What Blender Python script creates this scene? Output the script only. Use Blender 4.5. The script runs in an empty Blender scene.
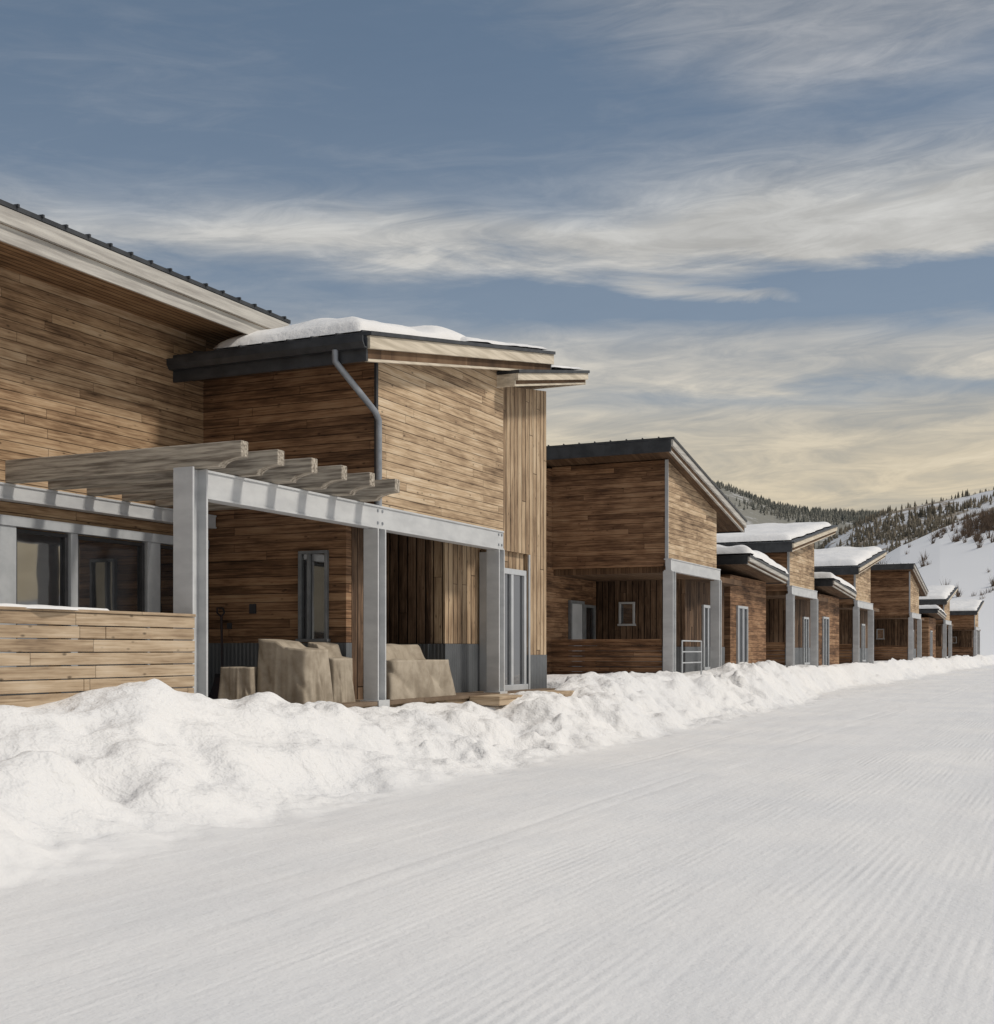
import bpy, bmesh, math, random
import numpy as np
from mathutils import Vector, Matrix
random.seed(7); rng=np.random.default_rng(7)
S=bpy.context.scene
TH=math.atan(583/1254); SN,CS=math.sin(TH),math.cos(TH)
EYE=1.6
# ------------------------------------------------------------ noise
_T=rng.random((256,256))
def vnoise(x,y):
    x=np.asarray(x,float);y=np.asarray(y,float)
    xi=np.floor(x).astype(int);yi=np.floor(y).astype(int)
    fx=x-xi;fy=y-yi
    fx=fx*fx*fx*(fx*(fx*6-15)+10);fy=fy*fy*fy*(fy*(fy*6-15)+10)
    g=lambda a,b:_T[a&255,b&255]
    return (g(xi,yi)*(1-fx)+g(xi+1,yi)*fx)*(1-fy)+(g(xi,yi+1)*(1-fx)+g(xi+1,yi+1)*fx)*fy*1.0
def fbm(x,y,o=4,g=.5):
    s=0;a=1;t=0
    for i in range(o):
        c,d=math.cos(.6*i+.3),math.sin(.6*i+.3)
        s=s+a*(vnoise((x*c-y*d)*2**i+17.3*i,(x*d+y*c)*2**i+5.1*i)-.5);t+=a;a*=g
    return s/t*2
def sst(t):
    t=np.clip(t,0,1);return t*t*(3-2*t)
# ------------------------------------------------------------ node helpers
class NT:
    def __init__(s,tree): s.t=tree;s.n=tree.nodes;s.l=tree.links
    def put(s,sock,v):
        if isinstance(v,bpy.types.NodeSocket): s.l.new(v,sock)
        elif v is not None: sock.default_value=v
    def m(s,op,a,b=None,c=None,clamp=False):
        n=s.n.new('ShaderNodeMath');n.operation=op;n.use_clamp=clamp
        s.put(n.inputs[0],a)
        if b is not None:s.put(n.inputs[1],b)
        if c is not None:s.put(n.inputs[2],c)
        return n.outputs[0]
    def comb(s,x,y,z=0.0):
        n=s.n.new('ShaderNodeCombineXYZ')
        s.put(n.inputs[0],x);s.put(n.inputs[1],y);s.put(n.inputs[2],z);return n.outputs[0]
    def noise(s,vec,scale=1.0,detail=4.0,rough=.5,dist=0.0,out=0):
        n=s.n.new('ShaderNodeTexNoise');s.put(n.inputs['Vector'],vec)
        n.inputs['Scale'].default_value=scale;n.inputs['Detail'].default_value=detail
        n.inputs['Roughness'].default_value=rough;n.inputs['Distortion'].default_value=dist
        return n.outputs[out]
    def mix(s,f,a,b,blend='MIX'):
        n=s.n.new('ShaderNodeMix');n.data_type='RGBA';n.blend_type=blend
        s.put(n.inputs[0],f);s.put(n.inputs[6],a);s.put(n.inputs[7],b);return n.outputs[2]
    def ramp(s,f,stops):
        n=s.n.new('ShaderNodeValToRGB');s.put(n.inputs[0],f)
        e=n.color_ramp.elements
        while len(e)<len(stops): e.new(.5)
        for i,(p,c) in enumerate(stops): e[i].position=p;e[i].color=tuple(c)+((1,) if len(c)==3 else ())
        return n.outputs[0]
    def mr(s,v,a,b,c=0.0,d=1.0,smooth=True):
        n=s.n.new('ShaderNodeMapRange');n.interpolation_type='SMOOTHSTEP' if smooth else 'LINEAR'
        s.put(n.inputs[0],v);n.inputs[1].default_value=a;n.inputs[2].default_value=b
        n.inputs[3].default_value=c;n.inputs[4].default_value=d;return n.outputs[0]
    def bump(s,h,strength,dist,nrm=None):
        n=s.n.new('ShaderNodeBump');n.inputs['Strength'].default_value=strength
        n.inputs['Distance'].default_value=dist;s.put(n.inputs['Height'],h)
        if nrm is not None:s.l.new(nrm,n.inputs['Normal'])
        return n.outputs[0]
def newmat(name):
    m=bpy.data.materials.new(name);m.use_nodes=True
    nt=NT(m.node_tree);b=nt.n['Principled BSDF']
    tc=nt.n.new('ShaderNodeTexCoord');return m,nt,b,tc.outputs['Object']
def rgba(c,k=1): return (c[0]*k,c[1]*k,c[2]*k,1)
# ------------------------------------------------------------ materials
def wood(name,stops,vertical=False,board=.14,length=3.6,gap=.09,gdark=.25,bumpd=.012,weather=.6,rw=.20,mode=None):
    m,nt,b,co=newmat(name)
    sp=nt.n.new('ShaderNodeSeparateXYZ');nt.l.new(co,sp.inputs[0])
    xy=nt.m('ADD',sp.outputs[0],sp.outputs[1])
    al,ac=(xy,sp.outputs[2]) if not vertical else (sp.outputs[2],xy)
    if mode=='ceil': al,ac=sp.outputs[1],sp.outputs[0]
    r=nt.m('DIVIDE',ac,board);row=nt.m('FLOOR',r);fr=nt.m('FRACT',r)
    wn=nt.n.new('ShaderNodeTexWhiteNoise');wn.noise_dimensions='1D';nt.l.new(row,wn.inputs['W'])
    a2=nt.m('ADD',nt.m('DIVIDE',al,length),nt.m('MULTIPLY',wn.outputs[0],7.3))
    seg=nt.m('FLOOR',a2);fs=nt.m('FRACT',a2)
    w2=nt.n.new('ShaderNodeTexWhiteNoise');w2.noise_dimensions='2D';nt.l.new(nt.comb(row,seg),w2.inputs['Vector'])
    rnd=w2.outputs[0]
    gv=nt.comb(nt.m('ADD',nt.m('MULTIPLY',al,1.1),nt.m('MULTIPLY',rnd,31.0)),nt.m('MULTIPLY',ac,34.0),rnd)
    grain=nt.noise(gv,1.0,4,.65,.6)
    big=nt.noise(co,.55,3,.6)
    blot=nt.noise(nt.comb(nt.m('MULTIPLY',al,1.5),nt.m('MULTIPLY',ac,8.0),rnd),1.0,3,.65)
    f=nt.m('ADD',nt.m('ADD',nt.m('MULTIPLY',rnd,rw),nt.m('MULTIPLY',grain,1.0-rw)),nt.m('MULTIPLY',nt.m('SUBTRACT',blot,.5),weather))
    f=nt.m('ADD',f,nt.m('MULTIPLY',nt.m('SUBTRACT',big,.5),.5))
    col=nt.ramp(f,stops)
    vo=nt.n.new('ShaderNodeTexVoronoi');vo.inputs['Scale'].default_value=1
    nt.l.new(nt.comb(nt.m('MULTIPLY',al,3.1),nt.m('MULTIPLY',ac,7.1),0.0),vo.inputs['Vector'])
    kn=nt.mr(vo.outputs['Distance'],.04,.15,.4,1.0)
    g1=nt.mr(fr,0,gap,gdark,1.0);g2=nt.mr(nt.m('SUBTRACT',1.0,fr),0,gap*.5,gdark+.2,1.0)
    g3=nt.mr(fs,0,.004,.4,1.0)
    g=nt.m('MULTIPLY',nt.m('MULTIPLY',g1,g2),g3)
    k=nt.m('MULTIPLY',g,kn)
    col=nt.mix(1.0,col,nt.comb(k,k,k),'MULTIPLY')
    nt.l.new(col,b.inputs['Base Color'])
    b.inputs['Roughness'].default_value=.8;b.inputs['Specular IOR Level'].default_value=.2
    h=nt.m('ADD',nt.m('ADD',nt.m('MULTIPLY',g,1.0),nt.m('MULTIPLY',grain,.25)),nt.m('ADD',nt.m('MULTIPLY',rnd,.3),nt.m('MULTIPLY',fr,.3)))
    nt.l.new(nt.bump(h,.9,bumpd),b.inputs['Normal'])
    return m
M={}
M['siding']=wood('horizontal_wood_siding',[(.2,(.12,.08,.05)),(.40,(.33,.23,.145)),(.58,(.54,.40,.26)),(.8,(.68,.56,.41))])
M['siding_main']=wood('main_wall_wood_siding',[(.2,(.085,.05,.029)),(.40,(.26,.163,.093)),(.58,(.46,.315,.19)),(.8,(.61,.465,.315))])
M['siding_shade']=wood('shade_toned_wood_siding',[(.2,(.034,.019,.011)),(.42,(.155,.083,.045)),(.6,(.31,.18,.10)),(.85,(.43,.29,.175))])  # same siding, darkened in colour for walls that lie in shade
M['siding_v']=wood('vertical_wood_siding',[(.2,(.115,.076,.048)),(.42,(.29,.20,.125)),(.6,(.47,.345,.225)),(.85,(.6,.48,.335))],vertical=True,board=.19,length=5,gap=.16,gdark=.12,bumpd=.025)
M['siding_v_shade']=wood('shade_toned_vertical_siding',[(.2,(.02,.012,.009)),(.42,(.085,.052,.033)),(.6,(.18,.115,.073)),(.85,(.28,.195,.13))],vertical=True,board=.19,length=5,gap=.16,gdark=.12,bumpd=.025)  # vertical siding again, with porch and entry shade put into the colour
M['fence']=wood('fence_boards',[(.15,(.14,.095,.062)),(.4,(.36,.265,.175)),(.6,(.51,.40,.28)),(.85,(.62,.52,.40))],board=.143,length=3.1,gap=.03,gdark=.5)
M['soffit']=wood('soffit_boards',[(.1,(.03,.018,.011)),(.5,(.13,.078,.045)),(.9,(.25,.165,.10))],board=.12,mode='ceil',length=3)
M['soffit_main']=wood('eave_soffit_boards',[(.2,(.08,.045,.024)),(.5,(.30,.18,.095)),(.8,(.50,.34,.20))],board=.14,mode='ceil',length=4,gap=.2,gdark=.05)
M['deck']=wood('deck_boards',[(.1,(.07,.045,.03)),(.5,(.18,.13,.09)),(.9,(.3,.23,.17))],mode='ceil',board=.14)
def simple(name,c1,c2,scale,rough,bd=.003,metal=0,stretch=(1,1,1),spec=.3,detail=5):
    m,nt,b,co=newmat(name)
    mp=nt.n.new('ShaderNodeMapping');nt.l.new(co,mp.inputs[0]);mp.inputs['Scale'].default_value=stretch
    n=nt.noise(mp.outputs[0],scale,detail,.6)
    nt.l.new(nt.mix(nt.mr(n,.3,.7),rgba(c1),rgba(c2)),b.inputs['Base Color'])
    b.inputs['Roughness'].default_value=rough;b.inputs['Metallic'].default_value=metal
    b.inputs['Specular IOR Level'].default_value=spec
    if bd: nt.l.new(nt.bump(n,.6,bd),b.inputs['Normal'])
    return m
M['steel']=simple('grey_painted_steel',(.46,.47,.48),(.57,.58,.585),1.6,.5,.001,stretch=(1,1,2.5),spec=.4)
M['beamwood']=simple('weathered_grey_timber',(.15,.125,.10),(.52,.465,.385),3,.8,.006,stretch=(.5,9,9))
M['fascia']=simple('pale_fascia_board',(.46,.40,.31),(.70,.62,.50),2,.7,.003,stretch=(3,.4,8))
M['fascia_grey']=simple('grey_fascia_board',(.35,.33,.305),(.57,.55,.505),2,.7,.003,stretch=(3,.4,8))
M['dark']=simple('dark_metal_roofing',(.022,.024,.028),(.05,.053,.058),3,.45,.002,spec=.5)
M['gutter']=simple('galvanised_metal',(.2,.22,.25),(.34,.36,.39),3,.4,.001,metal=.3,spec=.5)
m,nt,b,co=newmat('corrugated_wainscot')
sp=nt.n.new('ShaderNodeSeparateXYZ');nt.l.new(co,sp.inputs[0])
w=nt.m('SINE',nt.m('MULTIPLY',nt.m('ADD',sp.outputs[0],sp.outputs[1]),80.0))
nn=nt.noise(co,3,4)
nt.l.new(nt.mix(nn,(.09,.10,.11,1),(.18,.19,.20,1)),b.inputs['Base Color']);b.inputs['Roughness'].default_value=.45;b.inputs['Metallic'].default_value=.4
nt.l.new(nt.bump(w,.5,.006),b.inputs['Normal']);M['corr']=m
m,nt,b,co=newmat('window_glass')
n=nt.noise(co,.8,2)
nt.l.new(nt.mix(n,(.012,.014,.017,1),(.035,.038,.044,1)),b.inputs['Base Color'])
b.inputs['Roughness'].default_value=.03;b.inputs['Specular IOR Level'].default_value=.5;b.inputs['IOR'].default_value=3.0
nt.l.new(nt.bump(nt.noise(co,1.1,2),.2,.01),b.inputs['Normal']);M['glass']=m
M['frame']=simple('window_frame_paint',(.38,.40,.42),(.46,.48,.50),4,.5,.001)
M['greyframe']=simple('mid_grey_window_frame',(.15,.16,.17),(.22,.23,.24),4,.5,.001)
M['darkframe']=simple('dark_window_frame',(.03,.032,.035),(.05,.05,.055),4,.5,.001)
M['door']=simple('pale_door_paint',(.42,.44,.46),(.52,.54,.56),2,.5,.001)
M['canvas']=simple('beige_canvas',(.27,.225,.17),(.44,.38,.30),3,.9,.02)
M['plastic']=simple('dark_shovel_plastic',(.02,.02,.022),(.05,.03,.03),6,.5,.001)
# snow
def snowmat(name,groom=False):
    m,nt,b,co=newmat(name)
    sp=nt.n.new('ShaderNodeSeparateXYZ');nt.l.new(co,sp.inputs[0]);X,Y=sp.outputs[0],sp.outputs[1]
    big=nt.noise(co,.35,3,.6);fine=nt.noise(co,16,3,.65)
    c=nt.mix(nt.mr(big,.3,.7),(.745,.745,.75,1),(.81,.80,.79,1))
    if groom:
        gr=nt.noise(nt.comb(nt.m('MULTIPLY',X,1.0),nt.m('MULTIPLY',Y,.25),0.0),2.0,5,.7)
        c=nt.mix(nt.mr(gr,.58,.8,0,.16),c,(.62,.59,.55,1))
    nt.l.new(c,b.inputs['Base Color'])
    b.inputs['Roughness'].default_value=.7;b.inputs['Specular IOR Level'].default_value=.15
    nrm=nt.bump(fine,.5,.012)
    nrm=nt.bump(nt.noise(co,3.2,4,.6),.5,.07 if not groom else .05,nrm) if not groom else nrm
    if groom:
        wob=nt.noise(nt.comb(nt.m('MULTIPLY',X,.3),nt.m('MULTIPLY',Y,.05),0.0),1.0,2)
        xx=nt.m('ADD',X,nt.m('MULTIPLY',wob,.3))
        cord=nt.m('SINE',nt.m('MULTIPLY',xx,2*math.pi/.075))
        breakup=nt.mr(nt.noise(nt.comb(nt.m('MULTIPLY',X,.9),nt.m('MULTIPLY',Y,.3),0.0),1.3,4,.7),.42,.66)
        mk=nt.m('MULTIPLY',nt.mr(X,-5.2,-2.2),breakup)
        tr=nt.noise(nt.comb(nt.m('MULTIPLY',xx,5.0),nt.m('MULTIPLY',Y,.22),0.0),1.0,3,.6)
        mt=nt.mr(X,-7.6,-6.4)
        sc=nt.noise(nt.comb(nt.m('MULTIPLY',X,2.2),nt.m('MULTIPLY',Y,1.3),7.0),1.0,5,.68)
        bank=nt.m('MULTIPLY',nt.noise(co,2.6,4,.62),nt.mr(X,-6.6,-7.6))
        nrm=nt.bump(bank,.7,.16,nrm)
        nrm=nt.bump(nt.m('MULTIPLY',cord,mk),.30,.006,nrm)
        nrm=nt.bump(nt.m('MULTIPLY',nt.m('ADD',nt.m('MULTIPLY',tr,.9),nt.m('MULTIPLY',sc,1.8)),mt),.5,.024,nrm)
    nt.l.new(nrm,b.inputs['Normal']);return m
M['snow']=snowmat('packed_snow');M['trail']=snowmat('groomed_snow',True)
# ------------------------------------------------------------ mesh helpers
def empty(name,loc):
    e=bpy.data.objects.new(name,None);e.location=loc;S.collection.objects.link(e);e.empty_display_size=.5
    return e
def link(me,name,mat,parent=None,smooth=False):
    o=bpy.data.objects.new(name,me);S.collection.objects.link(o)
    if mat is not None: me.materials.append(mat)
    if parent is not None:
        o.parent=parent;o.matrix_parent_inverse=Matrix.Translation(parent.location).inverted()
    if smooth:
        for p in me.polygons:p.use_smooth=True
    return o
class Part:
    """collects boxes / prisms in one mesh"""
    def __init__(s): s.v=[];s.f=[]
    def box(s,x0,x1,y0,y1,z0,z1):
        x0,x1=sorted((x0,x1));y0,y1=sorted((y0,y1));z0,z1=sorted((z0,z1))
        b=len(s.v);s.v+=[(x0,y0,z0),(x1,y0,z0),(x1,y1,z0),(x0,y1,z0),(x0,y0,z1),(x1,y0,z1),(x1,y1,z1),(x0,y1,z1)]
        s.f+=[tuple(b+i for i in q) for q in ((0,3,2,1),(4,5,6,7),(0,1,5,4),(1,2,6,5),(2,3,7,6),(3,0,4,7))];return s
    def prism_yz(s,poly,x0,x1):
        n=len(poly);b=len(s.v)
        s.v+=[(x0,p[0],p[1]) for p in poly]+[(x1,p[0],p[1]) for p in poly]
        s.f+=[tuple(b+i for i in range(n))[::-1],tuple(b+n+i for i in range(n))]
        s.f+=[(b+i,b+(i+1)%n,b+n+(i+1)%n,b+n+i) for i in range(n)];return s
    def prism_xz(s,poly,y0,y1):
        n=len(poly);b=len(s.v)
        s.v+=[(p[0],y0,p[1]) for p in poly]+[(p[0],y1,p[1]) for p in poly]
        s.f+=[tuple(b+i for i in range(n)),tuple(b+n+i for i in range(n))[::-1]]
        s.f+=[(b+i,b+(i+1)%n,b+n+(i+1)%n,b+n+i)[::-1] for i in range(n)];return s
    def done(s,name,mat,parent=None,bevel=0):
        me=bpy.data.meshes.new(name);me.from_pydata(s.v,[],s.f);me.update()
        bm=bmesh.new();bm.from_mesh(me);bmesh.ops.recalc_face_normals(bm,faces=bm.faces);bm.to_mesh(me);bm.free()
        o=link(me,name,mat,parent)
        if bevel:
            md=o.modifiers.new('bevel','BEVEL');md.width=bevel;md.segments=2;md.limit_method='ANGLE'
        return o
def gridmesh(name,X,Y,Z,mat,parent=None,smooth=True):
    ny,nx=X.shape
    v=np.stack([X,Y,Z],-1).reshape(-1,3)
    i=np.arange(nx*ny).reshape(ny,nx)
    f=np.stack([i[:-1,:-1],i[:-1,1:],i[1:,1:],i[1:,:-1]],-1).reshape(-1,4)
    me=bpy.data.meshes.new(name);me.vertices.add(len(v));me.vertices.foreach_set('co',v.ravel())
    me.loops.add(f.size);me.loops.foreach_set('vertex_index',f.ravel().astype(np.int32))
    me.polygons.add(len(f));me.polygons.foreach_set('loop_start',np.arange(0,f.size,4,dtype=np.int32))
    me.polygons.foreach_set('loop_total',np.full(len(f),4,dtype=np.int32))
    me.update(calc_edges=True);me.validate()
    return link(me,name,mat,parent,smooth)
# ------------------------------------------------------------ ground
def edge(y): return -7.0+.6*fbm(y*.12+3,y*0+1,2)+.45*sst((9.5-y)/4)-1.5*sst((y-26)/25)
_fp=[(-8.6+.16*(-1)**i+.1*math.sin(i),6.3+i*.62,.12) for i in range(7)]+[(-7.6+.05*i,9.5+i*.55+.1*(-1)**i,.10) for i in range(8)]
def G(x,y):
    xe=edge(y)
    t=(xe-x)/(np.where(y>35,1.6,2.6)+.5*fbm(y*.2,y*0+9,2))
    b=sst(t)
    front=sst((y-13.6)/1.2)*(1-sst((y-23.5)/1.5))
    near=sst((10.5-y)/2.5)
    hc=.93+.10*fbm(y*.35,x*0+7,3)+.06*sst((12.3-y)/1.5)+.1*sst((y-23)/3)-.20*front
    z=b*hc
    z=z-near*.24*np.exp(-((x+8.5)/.6)**2)*b
    z=z+.36*np.exp(-((x+9.25)/.7)**2-((y-10.9)/1.0)**2)+.12*np.exp(-((x+8.9)/.7)**2-((y-13.1)/.8)**2)
    z=z+.24*np.exp(-((x+7.95)/.36)**2-((y-8.05)/.4)**2)-.22*np.exp(-((x+8.0)/.32)**2-((y-8.8)/.34)**2)+.12*np.exp(-((x+8.1)/.5)**2-((y-9.6)/.4)**2)
    z=z+.16*np.exp(-((x+8.7)/.35)**2-((y-7.0)/.6)**2)-.14*np.exp(-((x+8.5)/.35)**2-((y-10.4)/.4)**2)
    mask=sst((xe+.4-x)/1.2)*(1-.6*sst((-9.3-x)/.5))
    far_l=sst((y-11)/5)
    lump=.20*fbm(x*.8,y*.55,2)+(.14+.06*far_l)*fbm(x*1.7,y*1.35,2)+(.055+.025*far_l)*fbm(x*4,y*3.2,3)+.012*fbm(x*9,y*9,3)
    cl=fbm(x*2.6+40,y*2.2+11,2);clod=.11*sst((cl-.2)/.4)*sst((fbm(x*.6+9,y*.4,2)+.1)/.35)*(.2+.8*far_l)
    z=z+mask*(lump+clod)
    for (a,c,d) in _fp:
        z=z-d*np.exp(-((x-a)/.11)**4-((y-c)/.17)**4)*b+.025*np.exp(-((x-a)/.2)**2-((y-c)/.28)**2)*b
    deckm=sst((-9.78-x)/.15)*sst((y-12.4)/.2)*(1-sst((y-24.4)/.6))
    z=z*(1-deckm)+.55*deckm
    z=np.where((x<-9.95)&(y>24.4),np.minimum(z,.9+.12*fbm(x*.8,y*.8,3)),z)
    far=sst((-14-x)/6);z=z*(1-far)+.75*far
    tr=.03*fbm(x*.5,y*.12,3)+.012*fbm(x*3,y*.6,3)
    z=z+tr*(1-b)
    for xc in (-5.9,-5.7,-4.6,-4.3):
        z=z-.008*np.exp(-((x-xc-.12*np.sin(y*.13+xc))/.035)**2)*(1-b)*sst((fbm(y*.15,y*0+xc,2)+.2)/.3)
    return z
xs=np.concatenate([-np.geomspace(3500,22,30),np.linspace(-20,-14.2,20),np.linspace(-14,-10.4,30),np.linspace(-10.3,-4.0,190),np.linspace(-3.9,4,60),np.linspace(4.5,20,20),np.geomspace(24,3500,30)])
ys=np.concatenate([-np.geomspace(3500,12,25),np.linspace(-10,3,20),np.linspace(3.2,6,20),np.linspace(6.04,26,480),np.linspace(26.1,60,300),np.linspace(60.5,150,140),np.geomspace(155,3500,40)])
XX,YY=np.meshgrid(xs,ys)
ground=gridmesh('snow_ground',XX,YY,G(XX,YY),M['trail'])
# ------------------------------------------------------------ house pieces
def hpost(p,x,y,z0,z1,w=.3):
    t=.035
    p.box(x-w/2,x+w/2,y-w/2,y-w/2+t,z0,z1);p.box(x-w/2,x+w/2,y+w/2-t,y+w/2,z0,z1)
    p.box(x-.02,x+.02,y-w/2+t,y+w/2-t,z0,z1)
    p.box(x-w/2-.04,x+w/2+.04,y-w/2-.04,y+w/2+.04,z0-.1,z0+.02)
def beam(p,x,y0,y1,zt,h=.38,w=.2):
    p.box(x-w/2,x+w/2,y0,y1,zt-.03,zt);p.box(x-w/2,x+w/2,y0,y1,zt-h,zt-h+.03)
    p.box(x-.06,x+w/2-.018,y0,y1,zt-h+.03,zt-.03)
def window(par,axis,pos,a0,a1,z0,z1,fr='frame',mull=(),fw=.08,rail=None):
    """axis 'x': faces +x at x=pos spanning y a0..a1 ; axis 'y': faces -y at y=pos spanning x"""
    f=Part();g=Part()
    def bx(P,b0,b1,c0,c1,d0,d1):
        if axis=='x':P.box(pos+d0,pos+d1,b0,b1,c0,c1)
        else:P.box(b0,b1,pos-d1,pos-d0,c0,c1)
    bx(f,a0,a1,z1-fw,z1,0,.07);bx(f,a0-.03,a1+.03,z0-.02,z0+fw-.02,0,.10)
    bx(f,a0,a0+fw,z0+fw-.02,z1-fw,0,.07);bx(f,a1-fw,a1,z0+fw-.02,z1-fw,0,.07)
    for q in mull:bx(f,q-fw/2,q+fw/2,z0+fw-.02,z1-fw,0,.065)
    if rail:bx(f,a0+fw,a1-fw,rail-.03,rail+.03,0,.06)
    bx(g,a0+.02,a1-.02,z0+.02,z1-.02,.004,.018)
    f.done('window_frame',M[fr],par,.006);g.done('window_glass',M['glass'],par)
def roof(par,ya,za,yb,zb,x0,x1,th=.42,fas='fascia',low='dark',name='roof',seams=True):
    """za,zb tops at ya,yb"""
    P=Part();P.prism_yz([(ya,za),(yb,zb),(yb,zb-.06),(ya,za-.06)],x0-.04,x1+.04)
    if seams:
        xx=x0
        while xx<x1:
            P.prism_yz([(ya,za+.03),(yb,zb+.03),(yb,zb+.001),(ya,za+.001)],xx,xx+.03);xx+=.45
    P.done(name+'_metal_sheet',M['dark'],par)
    c=Part();c.prism_yz([(ya+.05,za-.062),(yb-.05,zb-.062),(yb-.05,zb-th+.04),(ya+.05,za-th+.04)],x0+.03,x1-.05)
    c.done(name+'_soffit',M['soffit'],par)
    f=Part()
    f.prism_yz([(ya+.012,za-.062),(yb-.012,zb-.062),(yb-.012,zb-.062-th*.45),(ya+.012,za-.062-th*.45)],x1-.048,x1+.012)
    f.prism_yz([(ya+.06,za-.065-th*.45),(yb-.06,zb-.065-th*.45),(yb-.06,zb-th),(ya+.06,za-th)],x1-.12,x1-.052)
    f.prism_yz([(ya+.012,za-.062),(yb-.012,zb-.062),(yb-.012,zb-th),(ya+.012,za-th)],x0-.012,x0+.028)
    f.done(name+'_rake_fascia',M[fas],par,.004)
    e=Part();e.box(x0+.03,x1-.05,ya+.0,ya+.048,za-.064,za-th);e.box(x0+.03,x1-.05,yb-.048,yb,zb-.064,zb-th)
    e.done(name+'_eave_fascia',M[low],par,.004)
def roofsnow(par,x0,x1,y0,y1,zf,h,seed=0,nx=50,ny=50,name='roof_snow',edge=.35,nz=.45):
    u=np.linspace(0,1,nx);v=np.linspace(0,1,ny);U,V=np.meshgrid(u,v)
    X=x0+(x1-x0)*U;Y=y0+(y1-y0)*V
    e=np.minimum(np.minimum(U,1-U)*(x1-x0),np.minimum(V,1-V)*(y1-y0))
    prof=np.sqrt(np.clip(1-(1-np.clip(e/edge,0,1))**2,0,1))
    H=h*prof*(1+nz*fbm(X*.6+seed,Y*.6+seed*3,3))+.02*fbm(X*3,Y*3+seed,2)*prof
    wob=.12*fbm(X*1.3+seed,Y*1.3,3)
    X=X+wob*(1-prof)
    gridmesh(name,X,Y,zf(Y)+.045+H,M['snow'],par)
def cloth(name,cx,cy,w,d,h,z0,par,rot=0,back=0,seed=0,step=0):
    """draped cover: rounded box with folds; step>0 gives a raised seat-back along -x"""
    rows=[];nz=22;n=160
    for k in range(nz+12):
        if k<nz: zt=k/(nz-1);shr=1.0+.11*(1-zt)**1.4
        else: zt=1;shr=.985*(1-(k-nz+1)/12.0)
        ring=[]
        for i in range(n):
            a=2*math.pi*i/n;c,s_=math.cos(a),math.sin(a)
            r=(abs(c)**12+abs(s_)**12)**(-1/12)
            px,py=c*r,s_*r
            diag=abs(math.sin(a*3+seed+zt*2.2))
            fold=1-.08*(1-diag)**4*math.sin(zt*3.1)+(.045*math.sin(a*7+seed+zt*1.5)+.035*math.sin(a*15+seed*2-zt)+.02*math.sin(a*29+seed))*(1-zt*.8)
            x=px*w/2*shr*fold;y=py*d/2*shr*fold
            top=h*(1-step*float(sst((px*shr+.25)/.35)))*(1+back*(-px*shr))
            z=zt*top
            if k>=nz: z=top-.03*(1-shr)+.03*math.sin(x*7+seed)*math.cos(y*6+seed)*(1-shr)*2
            ring.append((x,y,z))
        rows.append(ring)
    v=[p for r in rows for p in r];f=[]
    for k in range(len(rows)-1):
        for i in range(n):
            f.append((k*n+i,k*n+(i+1)%n,(k+1)*n+(i+1)%n,(k+1)*n+i))
    R=Matrix.Translation((cx,cy,z0))@Matrix.Rotation(rot,4,'Z')
    me=bpy.data.meshes.new(name);me.from_pydata([tuple(R@Vector(p)) for p in v],[],f);me.update()
    return link(me,name,M['canvas'],par,True)
def tube(name,pts,r,mat,par=None):
    cu=bpy.data.curves.new(name,'CURVE');cu.dimensions='3D';cu.bevel_depth=r;cu.bevel_resolution=4;cu.use_fill_caps=True
    sp=cu.splines.new('POLY');sp.points.add(len(pts)-1)
    for p,q in zip(sp.points,pts):p.co=(*q,1)
    o=bpy.data.objects.new(name,cu);S.collection.objects.link(o);cu.materials.append(mat)
    if par is not None:
        o.parent=par;o.matrix_parent_inverse=Matrix.Translation(par.location).inverted()
    return o
DK=.8;BT=3.85;XW=-13.4;XF=-10.05
# ============================================================ HOUSE 1
H1=empty('wooden_house',(-14,16,0))
P=Part();P.box(-22,XW,1.5,17.15,.3,6.9);P.done('main_volume_wall',M['siding_main'],H1)
P=Part();P.prism_xz([(-23,7.9),(-12.2,7.22),(-12.2,7.16),(-23,7.84)],.8,17.9)
y=.9
while y<17.9:
    P.prism_xz([(-23,7.93),(-12.17,7.24),(-12.17,7.2),(-23,7.88)],y,y+.03);y+=.42
P.done('main_roof_metal_sheet',M['dark'],H1)
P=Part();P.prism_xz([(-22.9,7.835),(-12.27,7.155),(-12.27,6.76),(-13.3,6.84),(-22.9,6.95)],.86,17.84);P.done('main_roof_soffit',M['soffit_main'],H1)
P=Part();P.box(-12.265,-12.21,.82,17.88,6.95,7.155);P.box(-12.30,-12.268,.84,17.86,6.86,6.947);P.box(-12.27,-12.235,.84,17.86,6.72,6.857)
P.box(-22.9,-12.27,17.842,17.88,6.86,7.15)
P.done('main_roof_fascia',M['fascia_grey'],H1,.005)
P=Part();P.prism_yz([(17.16,.3),(24.4,.3),(24.4,7.2),(17.16,6.1)],-20,XW+.002);P.done('rear_volume_wall',M['siding'],H1)
rz=lambda y:6.4+.173*(y-16.3)
P=Part();P.prism_yz([(17.1,BT+.01),(21.9,BT+.01),(21.9,rz(21.9)-.35),(17.1,rz(17.1)-.35)],XF-.12,XF);P.done('upper_box_side_wall',M['siding'],H1)
P=Part();P.box(XW+.004,XF-.002,17.08,17.2,BT+.01,rz(17.1)-.36);P.done('upper_box_end_wall',M['siding_shade'],H1)
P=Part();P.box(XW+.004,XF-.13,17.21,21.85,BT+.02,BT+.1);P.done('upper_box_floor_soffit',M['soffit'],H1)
P=Part();P.box(XF-.01,XF+.03,17.06,17.12,BT+.012,rz(17.1)-.37);P.done('corner_trim',M['darkframe'],H1)
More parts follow.
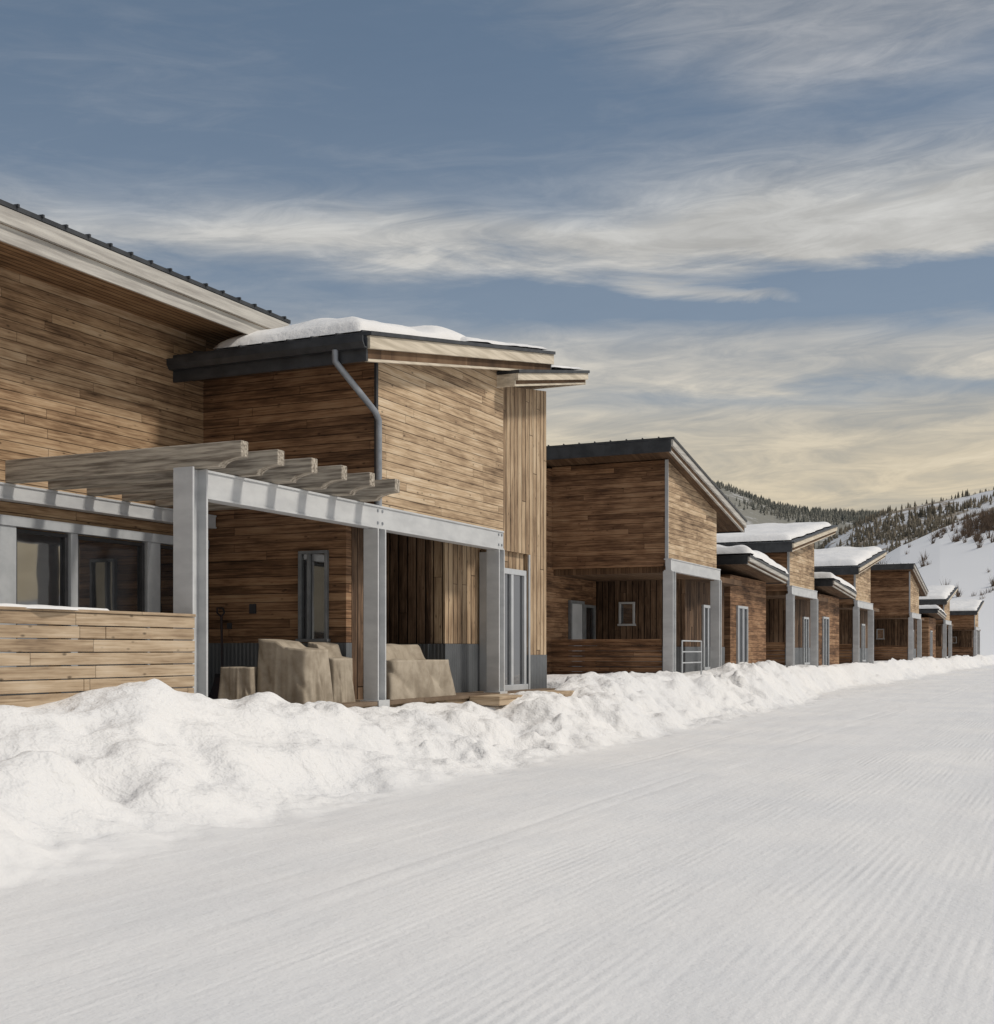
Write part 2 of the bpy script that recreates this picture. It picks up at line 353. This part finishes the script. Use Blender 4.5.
P=Part();P.box(XW+.004,-10.6,17.1,17.26,1.72,BT+.0);P.done('lower_end_wall',M['siding_shade'],H1)
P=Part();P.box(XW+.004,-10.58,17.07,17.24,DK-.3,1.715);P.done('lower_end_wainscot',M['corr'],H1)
P=Part();P.box(-10.75,-10.6,17.27,18.2,DK,BT);P.box(XW+.004,-10.905,20.5,20.7,1.72,BT);P.done('entry_shade_toned_boards',M['siding_v_shade'],H1)  # entry shade comes partly from this darker board colour
P=Part();P.box(-10.9,-10.61,20.55,22.2,1.72,BT);P.done('entry_vertical_boards',M['siding_v'],H1)
P=Part();P.box(-10.9,-10.58,20.5,22.2,DK-.3,1.715);P.box(XW+.004,-10.91,20.46,20.7,DK-.3,1.715);P.done('entry_wainscot',M['corr'],H1)
P=Part();P.prism_yz([(21.92,BT-.3),(24.4,BT-.3),(24.4,rz(24.4)-.75),(21.92,rz(21.9)-.65)],-13.3,-10.2)
P.box(-11.0,-10.2,23.42,24.4,1.5,BT-.302);P.done('stair_volume_boards',M['siding_v'],H1)
P=Part();P.box(-11.0,-10.19,23.42,24.41,DK-.4,1.498);P.done('stair_volume_wainscot',M['corr'],H1)
P=Part();P.box(-10.7,-10.28,21.98,23.415,3.22,3.548);P.done('door_head_boards',M['siding_v'],H1)
P=Part();P.box(-10.578,-10.28,21.94,22.0,DK,3.5);P.done('door_side_jamb',M['door'],H1,.004)
P=Part();P.box(-13.3,-10.28,22.21,23.415,DK-.3,3.2);P.done('entry_back_wall',M['siding_v'],H1)
window(H1,'x',-10.277,22.02,23.38,DK+.02,3.21,'door',fw=.11,mull=(22.7,))
P=Part();P.box(-10.203,-10.17,23.43,23.49,DK,BT-.31);P.box(-10.22,-10.17,21.86,21.91,BT,rz(21.9)-.68);P.done('trim_boards',M['frame'],H1)
roof(H1,16.3,rz(16.3),23.6,rz(23.6),-13.9,-9.7,.44,name='box_roof')
roof(H1,21.6,rz(21.6)-.43,25.35,rz(25.3)-.33,-20,-9.62,.30,name='stair_roof',low='fascia',seams=False)
P=Part();P.prism_yz([(16.29,6.30),(16.29,6.14),(16.2,6.14),(16.14,6.22),(16.14,6.31),(16.16,6.31),(16.165,6.235),(16.21,6.16),(16.27,6.16),(16.27,6.30)],-13.9,-9.72);P.done('gutter',M['dark'],H1)
tube('downspout',[(-10.25,16.22,6.15),(-10.25,16.22,5.98),(-10.2,16.3,5.88),(-9.99,16.98,5.32),(-9.97,17.05,5.2),(-9.97,17.05,3.852)],.05,M['gutter'],H1)
roofsnow(H1,-12.75,-9.95,16.5,20.3,rz,.36,seed=2,edge=1.1,nz=.5)
roofsnow(H1,-12.9,-9.8,19.9,23.4,rz,.10,seed=5)
roofsnow(H1,-12.9,-9.7,23.65,25.25,lambda y:rz(y)-.35,.07,seed=6,ny=24)
W=Part();zt=3.30
for a,b_ in ((9.0,10.4),(12.3,12.62+.25),(13.90,14.04),(15.55,15.85),(16.9,17.06)):
    W.box(XW+.002,XW+.12,a,b_,1.2,zt)
W.box(XW+.002,XW+.14,8.0,17.06,zt,zt+.14);W.done('window_wall_mullions',M['frame'],H1,.006)
window(H1,'x',XW+.003,12.88,13.88,1.6,3.28,'darkframe',fw=.05)
window(H1,'x',XW+.003,14.06,15.53,1.6,3.28,'darkframe',fw=.05)
window(H1,'x',XW+.003,15.87,16.88,1.6,3.28,'darkframe',fw=.05)
window(H1,'x',XW+.003,10.45,12.25,1.6,3.28,'darkframe',fw=.05)
P=Part();P.box(XW+.004,XW+.06,8,17.05,.8,1.58);P.done('window_wall_wainscot',M['corr'],H1)
window(H1,'y',17.1,-11.47,-10.92,1.75,3.2,'greyframe',fw=.05,mull=(-11.28,))
P=Part();P.box(-12.45,-12.33,17.06,17.1,2.2,2.36);P.box(-12.9,-12.82,17.06,17.1,1.95,2.05);P.done('wall_fixtures',M['darkframe'],H1,.005)
P=Part();P.box(XW+.01,-9.85,12.3,24.3,DK-.06,DK);P.done('deck_surface',M['deck'],H1)
P=Part();P.box(XW+.05,-9.9,12.35,24.25,.2,DK-.062);P.box(-9.84,-9.25,20.0,24.2,.62,.78);P.done('deck_frame',M['fence'],H1,.006)
# ------------------------------------------------------------ pergola
PG=empty('timber_pergola',(-11.5,14.8,0))
P=Part()
hpost(P,-10,12.5,DK,BT-.001,.3);hpost(P,-10,16.98,DK,BT-.36,.26);hpost(P,-10,21.45,DK,BT-.36,.26)
P.done('steel_posts',M['steel'],PG,.004)
P=Part();beam(P,-10.0,12.66,21.6,BT,.36,.22);beam(P,-13.2,8.0,17.05,BT,.22,.2);P.done('steel_beams',M['steel'],PG,.004)
P=Part()
for yy in (12.5,16.98,21.45):
    for dy in (-.07,.07):
        for dz in (-.08,-.27):
            if yy<12.6: continue
            P.box(-9.912,-9.895,yy+dy-.02,yy+dy+.02,BT+dz-.02,BT+dz+.02)
P.done('bolts',M['gutter'],PG,.003)
P=Part()
for i in range(6):
    yy=12.62+i*.76+random.uniform(-.02,.02)
    e=-9.25+random.uniform(-.02,.02)
    arc=[(e+.0,BT+.31),(e,BT+.11)]+[(e-.34*math.sin(t),BT+.005+.105*math.cos(t)) for t in np.linspace(.25,math.pi/2,7)]
    poly=[(-13.15,BT+.006),(-13.15,BT+.31)]+arc
    P.prism_xz(poly,yy-.075,yy+.075)
P.done('rafters',M['beamwood'],PG,.014)
# ------------------------------------------------------------ fences
def fence_x(x,y0,y1,z0,z1,name='wooden_fence',snow=False):
    E=empty(name,(x,(y0+y1)/2,0));P=Part()
    zz=math.floor(z1/.143)*.143
    while zz-.143>z0:
        yy=y0
        while yy<y1-.01:
            ye=min(y1,yy+random.uniform(2.4,4.2))
            if y1-ye<.8: ye=y1
            P.box(x-.02+random.uniform(-.004,.004),x+.02+random.uniform(-.008,.008),yy+.003,ye-.003,zz-.143+.010+random.uniform(-.003,.003),zz-.004);yy=ye
        zz-=.143
    P.done('boards',M['fence'],E,.005)
    Q=Part();Q.box(x-.07,x+.04,y0,y1,math.floor(z1/.143)*.143,math.floor(z1/.143)*.143+.035)
    yy=y0+.1
    while yy<y1:
        Q.box(x-.12,x-.03,yy-.045,yy+.045,z0,math.floor(z1/.143)*.143-.003);yy+=1.6
    Q.done('cap_and_posts',M['fence'],E,.005)
    if snow:
        t=math.floor(z1/.143)*.143+.0
        roofsnow(E,x-.075,x+.045,y0,y0+8.9,lambda Y:t-.02+0*Y,.06,seed=8,nx=14,ny=160,name='cap_snow')
def fence_y(y,x0,x1,z0,z1,name='wooden_fence'):
    E=empty(name,((x0+x1)/2,y,0));P=Part();t=math.floor(z1/.143)*.143;zz=t
    while zz-.143>z0:
        P.box(x0,x1,y-.02,y+.02,zz-.143+.009,zz-.004);zz-=.143
    P.box(x0,x1,y-.05,y+.05,t,t+.035);P.done('boards',M['siding_shade'],E,.005)
fence_x(-9.80,2.0,12.30,.6,2.05,snow=True)
# ------------------------------------------------------------ furniture
F=empty('covered_patio_sofa',(-10.7,18.6,DK));cloth('canvas_cover',-10.65,18.8,1.1,2.0,.90,DK,F,0,.0,1,step=.30)
F=empty('covered_patio_chair',(-10.65,15.7,DK));cloth('canvas_cover',-10.60,15.62,.85,.72,.92,DK,F,.12,.05,2,step=.08)
F=empty('covered_patio_chair',(-10.4,16.4,DK));cloth('canvas_cover',-10.48,16.45,.52,.5,.88,DK,F,-.15,0.05,3,step=.2)
F=empty('covered_patio_table',(-11.1,15.1,DK));cloth('canvas_cover',-11.25,15.25,.5,.5,.55,DK,F,.2,0,5)
SH=empty('snow_shovel',(-13,16.9,DK))
tube('shaft',[(-12.75,16.75,DK+.35),(-12.95,16.98,DK+1.35)],.02,M['plastic'],SH)
tube('grip',[(-12.95,16.98,DK+1.35),(-12.89,16.98,DK+1.42),(-12.93,16.99,DK+1.5),(-13.05,17.0,DK+1.5),(-13.05,17.0,DK+1.42),(-12.95,16.98,DK+1.35)],.016,M['plastic'],SH)
u=np.linspace(-.22,.22,12);v=np.linspace(0,.42,8);U,V=np.meshgrid(u,v)
gridmesh('blade',-12.75+U+.02*V,16.66+.25*V-.3*U*U+.08*np.sin(V*5),DK+.01+V*.95,M['plastic'],SH)
# ============================================================ other houses
def house(yb,rising,low=True,snow=.3,L=5.0,fas='fascia'):
    H=empty('wooden_house',(-14,yb,0));ye=yb+L
    if rising: ya,za,y2,z2=yb-.9,5.65,yb+8.4,7.1
    else: ya,za,y2,z2=yb-.7,7.2,yb+7.3,5.75
    sl=(z2-za)/(y2-ya);R=lambda y:za+sl*(y-ya)
    zb=R(yb)-.36;ze=R(ye)-.36
    P=Part();P.prism_yz([(yb,BT+.01),(ye,BT+.01),(ye,ze),(yb,zb)],XF-.12,XF);P.done('upper_box_side_wall',M['siding'],H)
    P=Part();P.box(XW,XF-.002,yb-.02,yb+.1,BT+.01,zb-.005);P.done('upper_box_end_wall',M['siding_shade'],H)
    P=Part();P.box(XW,XF-.13,yb+.12,ye-.02,BT+.02,BT+.1);P.box(XW,XF-.002,ye-.1,ye-.003,BT+.11,min(zb,ze));P.done('upper_box_floor_soffit',M['soffit'],H)
    P=Part();P.box(XF-.06,XF+.03,yb-.05,yb-.022,BT,zb);P.done('corner_trim',M['frame'],H)
    P=Part();P.prism_yz([(yb-7.2,.3),(yb+7.1,.3),(yb+7.1,R(yb+7.1)-.4),(yb-.1,R(yb)-.4),(yb-7.2,min(R(yb)-.4,6.2)-.6)],-21,XW-.003);P.done('rear_volume_wall',M['siding_shade'],H)
    roof(H,ya,za,y2,z2,-14.6,-9.7,.38,fas=fas,name='roof')
    roof(H,yb-7.6,min(R(yb)-.1,6.1)-.75,ya+.0,min(R(yb)-.1,6.1)-.2,-21.3,-13.42,.3,fas=fas,name='rear_roof',seams=False)
    if snow: roofsnow(H,-14.5,-9.85,ya+.25,y2-.5,R,snow,seed=yb,nx=60,ny=40,edge=.6)
    P=Part();beam(P,-10.0,yb-.16,ye-.1,BT+.2,.34,.22);hpost(P,-10,yb,DK,BT-.14,.28);hpost(P,-10,ye-.25,DK,BT-.14,.28)
    P.done('steel_frame',M['steel'],H,.004)
    yw=yb+3.5
    P=Part();P.box(XW,-10.6,yw,yw+.15,1.7,BT);P.box(-10.75,-10.6,yw+.152,yb+8.0,1.7,BT+.0);P.done('lower_vertical_boards',M['siding_v_shade'],H)
    P=Part();P.box(XW,-10.58,yw-.03,yb+8.0,DK-.4,1.697);P.done('lower_wainscot',M['corr'],H)
    P=Part();P.box(XW+.0,-10.02,yb+.1,yb+8,BT-.16,BT+.005);P.done('porch_ceiling',M['soffit'],H)
    window(H,'y',yw,-12.65,-12.15,2.35,3.05,'door',fw=.06)
    P=Part();P.box(XW,XW+.05,yb+1.3,yb+2.2,DK,2.95);P.done('door',M['door'],H,.006)
    P=Part();P.box(XW+.0,XW+.09,yb+1.2,yb+1.3,DK,3.04);P.box(XW+.0,XW+.09,yb+2.2,yb+2.3,DK,3.04);P.box(XW+.0,XW+.09,yb+1.302,yb+2.198,2.952,3.04);P.box(XW+.051,XW+.09,yb+1.36,yb+1.42,1.7,1.86);P.done('door_frame',M['greyframe'],H,.004)
    window(H,'x',XW+.0,yb+2.4,yb+3.3,1.7,2.95,'greyframe',fw=.08)
    window(H,'x',-10.6,yb+5.3,yb+6.4,DK+.2,3.0,'frame',fw=.09,mull=(yb+5.85,))
    P=Part();P.box(XW,-9.85,yb-.1,yb+8,DK-.1,DK);P.box(XW,-9.9,yb-.05,yb+8,.2,DK-.1-.002);P.done('deck',M['deck'],H)
    fence_y(yb-.02,XW,-10.2,.6,2.0)
    if low:
        y0,y1=yb-7.6,yb-1.6
        P=Part();P.box(XW,-10.5,y0+.5,y1-.3,.5,4.1);P.done('single_storey_wall',M['siding_shade'],H)
        window(H,'x',-10.5,y0+1.3,y0+2.7,DK,3.1,'frame',fw=.09,mull=(y0+2.0,))
        window(H,'y',y0+.5,-12.4,-11.6,1.7,3.0,'greyframe')
        z0=4.35
        roof(H,y0,z0+.35,y1,z0,-14,-9.75,.3,fas='fascia_grey',name='low_roof',seams=False)
        roofsnow(H,-13.9,-9.7,y0-.05,y1+.02,lambda Y:z0+.35-.35*(Y-y0)/(y1-y0),.36,seed=yb+1,edge=.6)
    return H
house(32.5,False,low=False,snow=0.07,fas='fascia_grey')
house(48.0,True,low=True,snow=.22)
house(63.5,True,low=True,snow=.26)
house(85.5,False,low=False,snow=.1,fas='fascia_grey')
house(108,True,low=True,snow=.3)
house(141,True,low=False,snow=.2)
RL=empty('deck_railing',(-9.8,34.5,DK))
for z in (.45,.75,1.05): tube('rail',[(-9.8,33.0,DK+z),(-9.8,34.9,DK+z)],.018,M['door'],RL)
for yy in (33.0,34.9): tube('rail_post',[(-9.8,yy,DK),(-9.8,yy,DK+1.06)],.022,M['door'],RL)
# ============================================================ hills
def px2U(px): return math.atan((px-497)/1254)
def hillmat(name,cov,tree1,tree2,snowc=(.62,.63,.65),wd=.04):
    m,nt,b,co=newmat(name)
    n1=nt.noise(co,.012,5,.65);n2=nt.noise(co,.07,5,.75)
    f=nt.mr(nt.m('ADD',nt.m('MULTIPLY',n1,.5),nt.m('MULTIPLY',n2,.5)),cov-wd,cov+wd)
    tc=nt.mix(nt.noise(co,.2,4,.7),rgba(tree1),rgba(tree2))
    nt.l.new(nt.mix(f,tc,rgba(snowc)),b.inputs['Base Color']);b.inputs['Roughness'].default_value=.9;b.inputs['Specular IOR Level'].default_value=.1
    return m
M['far']=hillmat('hazed_forested_hill',.58,(.19,.195,.175),(.29,.275,.24),(.45,.45,.45))  # aerial haze painted in: tree and snow tones lightened and greyed
M['mid']=hillmat('forested_mid_hill',.47,(.18,.15,.115),(.32,.27,.21),wd=.03)
M['near']=hillmat('snowy_slope',.28,(.4,.36,.3),(.6,.55,.5),(.78,.785,.80))
def hill(name,Rf,Rc,Rb,sil,mat,amp,seed,nu=500,nr=60,U0=-1.3,U1=3.6):
    us=np.linspace(U0,U1,nu)
    us=np.sort(np.concatenate([us,np.linspace(.1,.5,350)]))
    rs=np.concatenate([np.linspace(Rf,Rc,nr),np.linspace(Rc+10,Rb,12)])
    su=np.array([px2U(p) for p,_ in sil]);sv=np.array([v*math.cos(px2U(p)) for p,v in sil])
    def H(U,R):
        e=np.interp(U,su,sv)
        crest=EYE+e*Rc
        s=np.where(R<Rc,sst((R-Rf)/(Rc-Rf))*.45+.55*np.clip((R-Rf)/(Rc-Rf),0,1),1-.7*sst((R-Rc)/(Rb-Rc)))
        X=R*np.sin(U);Y=R*np.cos(U)
        n=fbm(X/(Rc*.16)+seed,Y/(Rc*.16)+seed*2,5)
        return crest*s+amp*n*np.clip((R-Rf)/(Rc-Rf),0,1)-1.0
    U,R=np.meshgrid(us,rs)
    A=U-TH
    gridmesh(name,R*np.sin(A),R*np.cos(A),H(U,R),mat)
    return H,Rf,Rc
h1=hill('far_hill',700,1500,2100,[(-900,.10),(300,.12),(640,.145),(700,.136),(740,.125),(775,.114),(810,.108),(850,.106),(900,.105),(960,.102),(1100,.10),(1800,.09),(9000,.1)],M['far'],7,3)
h2=hill('forested_hill',420,880,1200,[(-900,.0),(700,.02),(790,.05),(830,.086),(862,.098),(890,.107),(930,.115),(965,.120),(994,.126),(1060,.138),(1200,.15),(1800,.13),(9000,.1)],M['mid'],6,8)
h3=hill('snowy_hillside',170,380,600,[(-900,-.01),(780,-.01),(820,.022),(850,.052),(872,.072),(900,.085),(940,.099),(994,.114),(1060,.13),(1200,.15),(2400,.10),(9000,.08)],M['near'],1.5,12)
def forest(name,h,n,hmin,hmax,U0,U1,thr,seed,mat,r0=.15,fs=90.):
    H,Rf,Rc=h;V=[];Fc=[]
    r=np.random.default_rng(seed)
    U=r.uniform(U0,U1,n);R=Rf+(Rc*1.02-Rf)*(r0+(1-r0)*r.random(n)**.7)
    A=U-TH;X=R*np.sin(A);Y=R*np.cos(A)
    k=fbm(X/fs+seed,Y/fs,4)+.35*r.random(n)>thr
    X,Y,Z=X[k],Y[k],H(U[k],R[k])
    for x,y,z in zip(X,Y,Z):
        hh=hmin+(hmax-hmin)*r.random()**2;w=hh*r.uniform(.18,.30);a0=r.uniform(0,6)
        for (zb,zt,rr) in ((.08,.6,1.0),(.35,.82,.72),(.6,1.0,.45)):
            b=len(V)
            for i in range(5):
                a=a0+i*2*math.pi/5+zb;q=w*rr*r.uniform(.7,1.25);V.append((x+q*math.cos(a),y+q*math.sin(a),z+hh*(zb+r.uniform(-.03,.03))))
            V.append((x,y,z+hh*zt))
            Fc+=[(b+i,b+(i+1)%5,b+5) for i in range(5)]
    me=bpy.data.meshes.new(name);me.from_pydata(V,[],Fc);me.update();link(me,name,mat)
M['pine']=simple('pine_needles',(.11,.10,.078),(.27,.23,.175),.05,.9,0,spec=.1)
M['pine_far']=simple('hazed_pine_needles',(.15,.157,.138),(.27,.26,.225),.03,.9,0,spec=.1)  # needle colour paled to stand in for haze over distance
forest('distant_pine_forest',h1,12000,4,9,.10,.50,-.02,21,M['pine_far'],.35,150.)
forest('pine_forest',h2,9000,2.5,6.0,.18,.62,.14,33,M['pine'],.2,60.)
# shrubs
def shrubs(name,h,spots,mat,seed=3):
    H,Rf,Rc=h;V=[];Fc=[];r=random.Random(seed)
    for (px,R,n,spu,spr,hs) in spots:
        for k in range(n):
            U=px2U(px)+r.gauss(0,spu);RR=R+r.gauss(0,spr);A=U-TH
            x=RR*math.sin(A);y=RR*math.cos(A);z=float(H(np.array(U),np.array(RR)))
            for j in range(24):
                a=r.uniform(0,6.28);t=r.uniform(.1,.9);L=hs*r.uniform(.5,1.1)
                d=Vector((math.cos(a)*t,math.sin(a)*t,1)).normalized()*L
                w=.03*hs;b=len(V);p=Vector((x+r.gauss(0,.2),y+r.gauss(0,.2),z-.2));q=Vector((math.sin(a)*w,-math.cos(a)*w,0))
                V+= [tuple(p-q),tuple(p+q),tuple(p+d)];Fc.append((b,b+1,b+2))
    me=bpy.data.meshes.new(name);me.from_pydata(V,[],Fc);me.update();link(me,name,mat)
M['twig']=simple('bare_twigs',(.10,.072,.054),(.21,.155,.115),.3,.9,0,spec=.1)
shrubs('bare_shrubs',h3,[(988,335,90,.009,12,3.2),(1012,340,60,.012,12,3.2),(972,322,18,.005,8,2.2),(948,350,12,.006,10,2.4),(905,330,5,.02,20,1.6),(866,290,70,.006,20,4.6),(848,320,70,.012,20,4.5),(880,240,18,.02,25,2.4),(985,250,8,.008,15,1.4),(1100,300,80,.06,40,3)],M['twig'])
# ============================================================ world
w=bpy.data.worlds.new('World');S.world=w;w.use_nodes=True
nt=NT(w.node_tree);bg=nt.n['Background'];bg.inputs['Strength'].default_value=.1
SE=math.radians(50);SR=math.radians(76)
sk=nt.n.new('ShaderNodeTexSky');sk.sky_type='NISHITA';sk.sun_disc=False;sk.sun_elevation=SE;sk.sun_rotation=SR
sk.air_density=1.0;sk.dust_density=1.2;sk.ozone_density=1.5
tc=nt.n.new('ShaderNodeTexCoord');sp=nt.n.new('ShaderNodeSeparateXYZ');nt.l.new(tc.outputs['Generated'],sp.inputs[0])
A=nt.m('ARCTAN2',sp.outputs[0],sp.outputs[1]);U=nt.m('ADD',A,TH);E=nt.m('ARCSINE',sp.outputs[2])
sv=nt.comb(nt.m('MULTIPLY',U,2.8),nt.m('MULTIPLY',nt.m('ADD',E,nt.m('MULTIPLY',U,.07)),13.0),0.0)
n1=nt.noise(sv,1.0,8,.60,.55)
sv2=nt.comb(nt.m('MULTIPLY',U,2.0),nt.m('MULTIPLY',E,6.0),4.0);n2=nt.noise(sv2,1.0,4,.5,.3)
sv3=nt.comb(nt.m('MULTIPLY',U,11.0),nt.m('MULTIPLY',nt.m('SUBTRACT',E,nt.m('MULTIPLY',U,.06)),58.0),2.0);n3=nt.noise(sv3,1.0,6,.66,.9)
Ew=nt.m('ADD',E,nt.m('ADD',nt.m('MULTIPLY',nt.m('SUBTRACT',n1,.5),.075),nt.m('MULTIPLY',nt.m('SUBTRACT',n2,.5),.05)))
def gau(c,wd,amp,q0=None):
    q=nt.m('DIVIDE',nt.m('SUBTRACT',q0 or Ew,c),wd);return nt.m('MULTIPLY',nt.m('EXPONENT',nt.m('MULTIPLY',nt.m('MULTIPLY',q,q),-1.0)),amp)
right=nt.mr(U,-.1,.15)
b1=nt.m('MULTIPLY',gau(.314,.019,.9),nt.mr(U,-.42,-.15,.45,1.0))
b1b=nt.m('MULTIPLY',gau(.328,.042,.8),nt.mr(U,.0,.22))
thin=nt.m('MULTIPLY',gau(.275,.007,1.0,nt.m('ADD',E,nt.m('ADD',nt.m('MULTIPLY',nt.m('SUBTRACT',n3,.5),.018),nt.m('MULTIPLY',nt.m('SUBTRACT',U,.16),.09)))),nt.m('MULTIPLY',nt.mr(U,.07,.13),nt.mr(U,.27,.19)))
top=nt.m('MULTIPLY',nt.mr(Ew,.38,.46,0,.6),nt.mr(nt.m('ADD',U,nt.m('MULTIPLY',n2,.3)),.08,.42,.0,1.0))
haze=nt.m('ADD',nt.mr(Ew,.285,.225,0,.65),nt.mr(Ew,.2,.14,0,.3))
gap=nt.m('MULTIPLY',gau(.268,.020,.60),right)
gap2=nt.m('MULTIPLY',gau(.195,.010,.35),nt.mr(U,.0,.15))
cov=nt.m('SUBTRACT',nt.m('ADD',nt.m('ADD',nt.m('ADD',b1,b1b),top),nt.m('SUBTRACT',nt.m('ADD',haze,thin),gap)),gap2)
det=nt.m('ADD',nt.m('MULTIPLY',nt.m('SUBTRACT',n1,.5),1.5),nt.m('MULTIPLY',nt.m('SUBTRACT',n3,.5),.85))
cov=nt.m('ADD',cov,nt.m('MULTIPLY',det,nt.mr(cov,0,.5,.35,.95)))
cov=nt.mr(cov,-.02,.95,.05,.96,smooth=False)
cc=nt.ramp(nt.mr(E,.08,.5,0,1,False),[(0,(.84,.71,.50)),(.20,(.72,.64,.50)),(.42,(.62,.60,.56)),(.62,(.62,.62,.605)),(.8,(.42,.43,.45)),(1,(.33,.345,.37))])
cc=nt.mix(1.0,cc,nt.comb(*[nt.m('ADD',nt.mr(n1,.3,.75,7.4,10.2),nt.mr(n3,.3,.7,-.9,1.2))]*3),'MULTIPLY')
skc=nt.mix(.5,nt.mix(1.0,sk.outputs[0],(.92,.92,.92,1),'MULTIPLY'),nt.mix(nt.mr(E,.15,.5),(2.3,2.7,3.1,1),(1.15,1.7,2.25,1)))
nt.l.new(nt.mix(cov,skc,cc),bg.inputs['Color'])
# sun
sd=bpy.data.lights.new('sun','SUN');sd.energy=2.4;sd.angle=math.radians(8);sd.color=(1,.93,.83)
so=bpy.data.objects.new('sun',sd);S.collection.objects.link(so)
dv=Vector((math.sin(SR)*math.cos(SE),math.cos(SR)*math.cos(SE),math.sin(SE)))
so.rotation_euler=dv.to_track_quat('Z','Y').to_euler();so.location=(20,0,30)
# camera
cd=bpy.data.cameras.new('camera');co=bpy.data.objects.new('camera',cd);S.collection.objects.link(co)
cd.sensor_fit='HORIZONTAL';cd.sensor_width=36;cd.lens=36*1254/994;cd.shift_y=138/994;cd.clip_end=9000;cd.clip_start=.1
co.location=(0,0,EYE);co.rotation_euler=(math.radians(90),0,TH);S.camera=co
S.view_settings.view_transform='Standard';S.view_settings.look='None';S.view_settings.exposure=0;S.view_settings.gamma=1
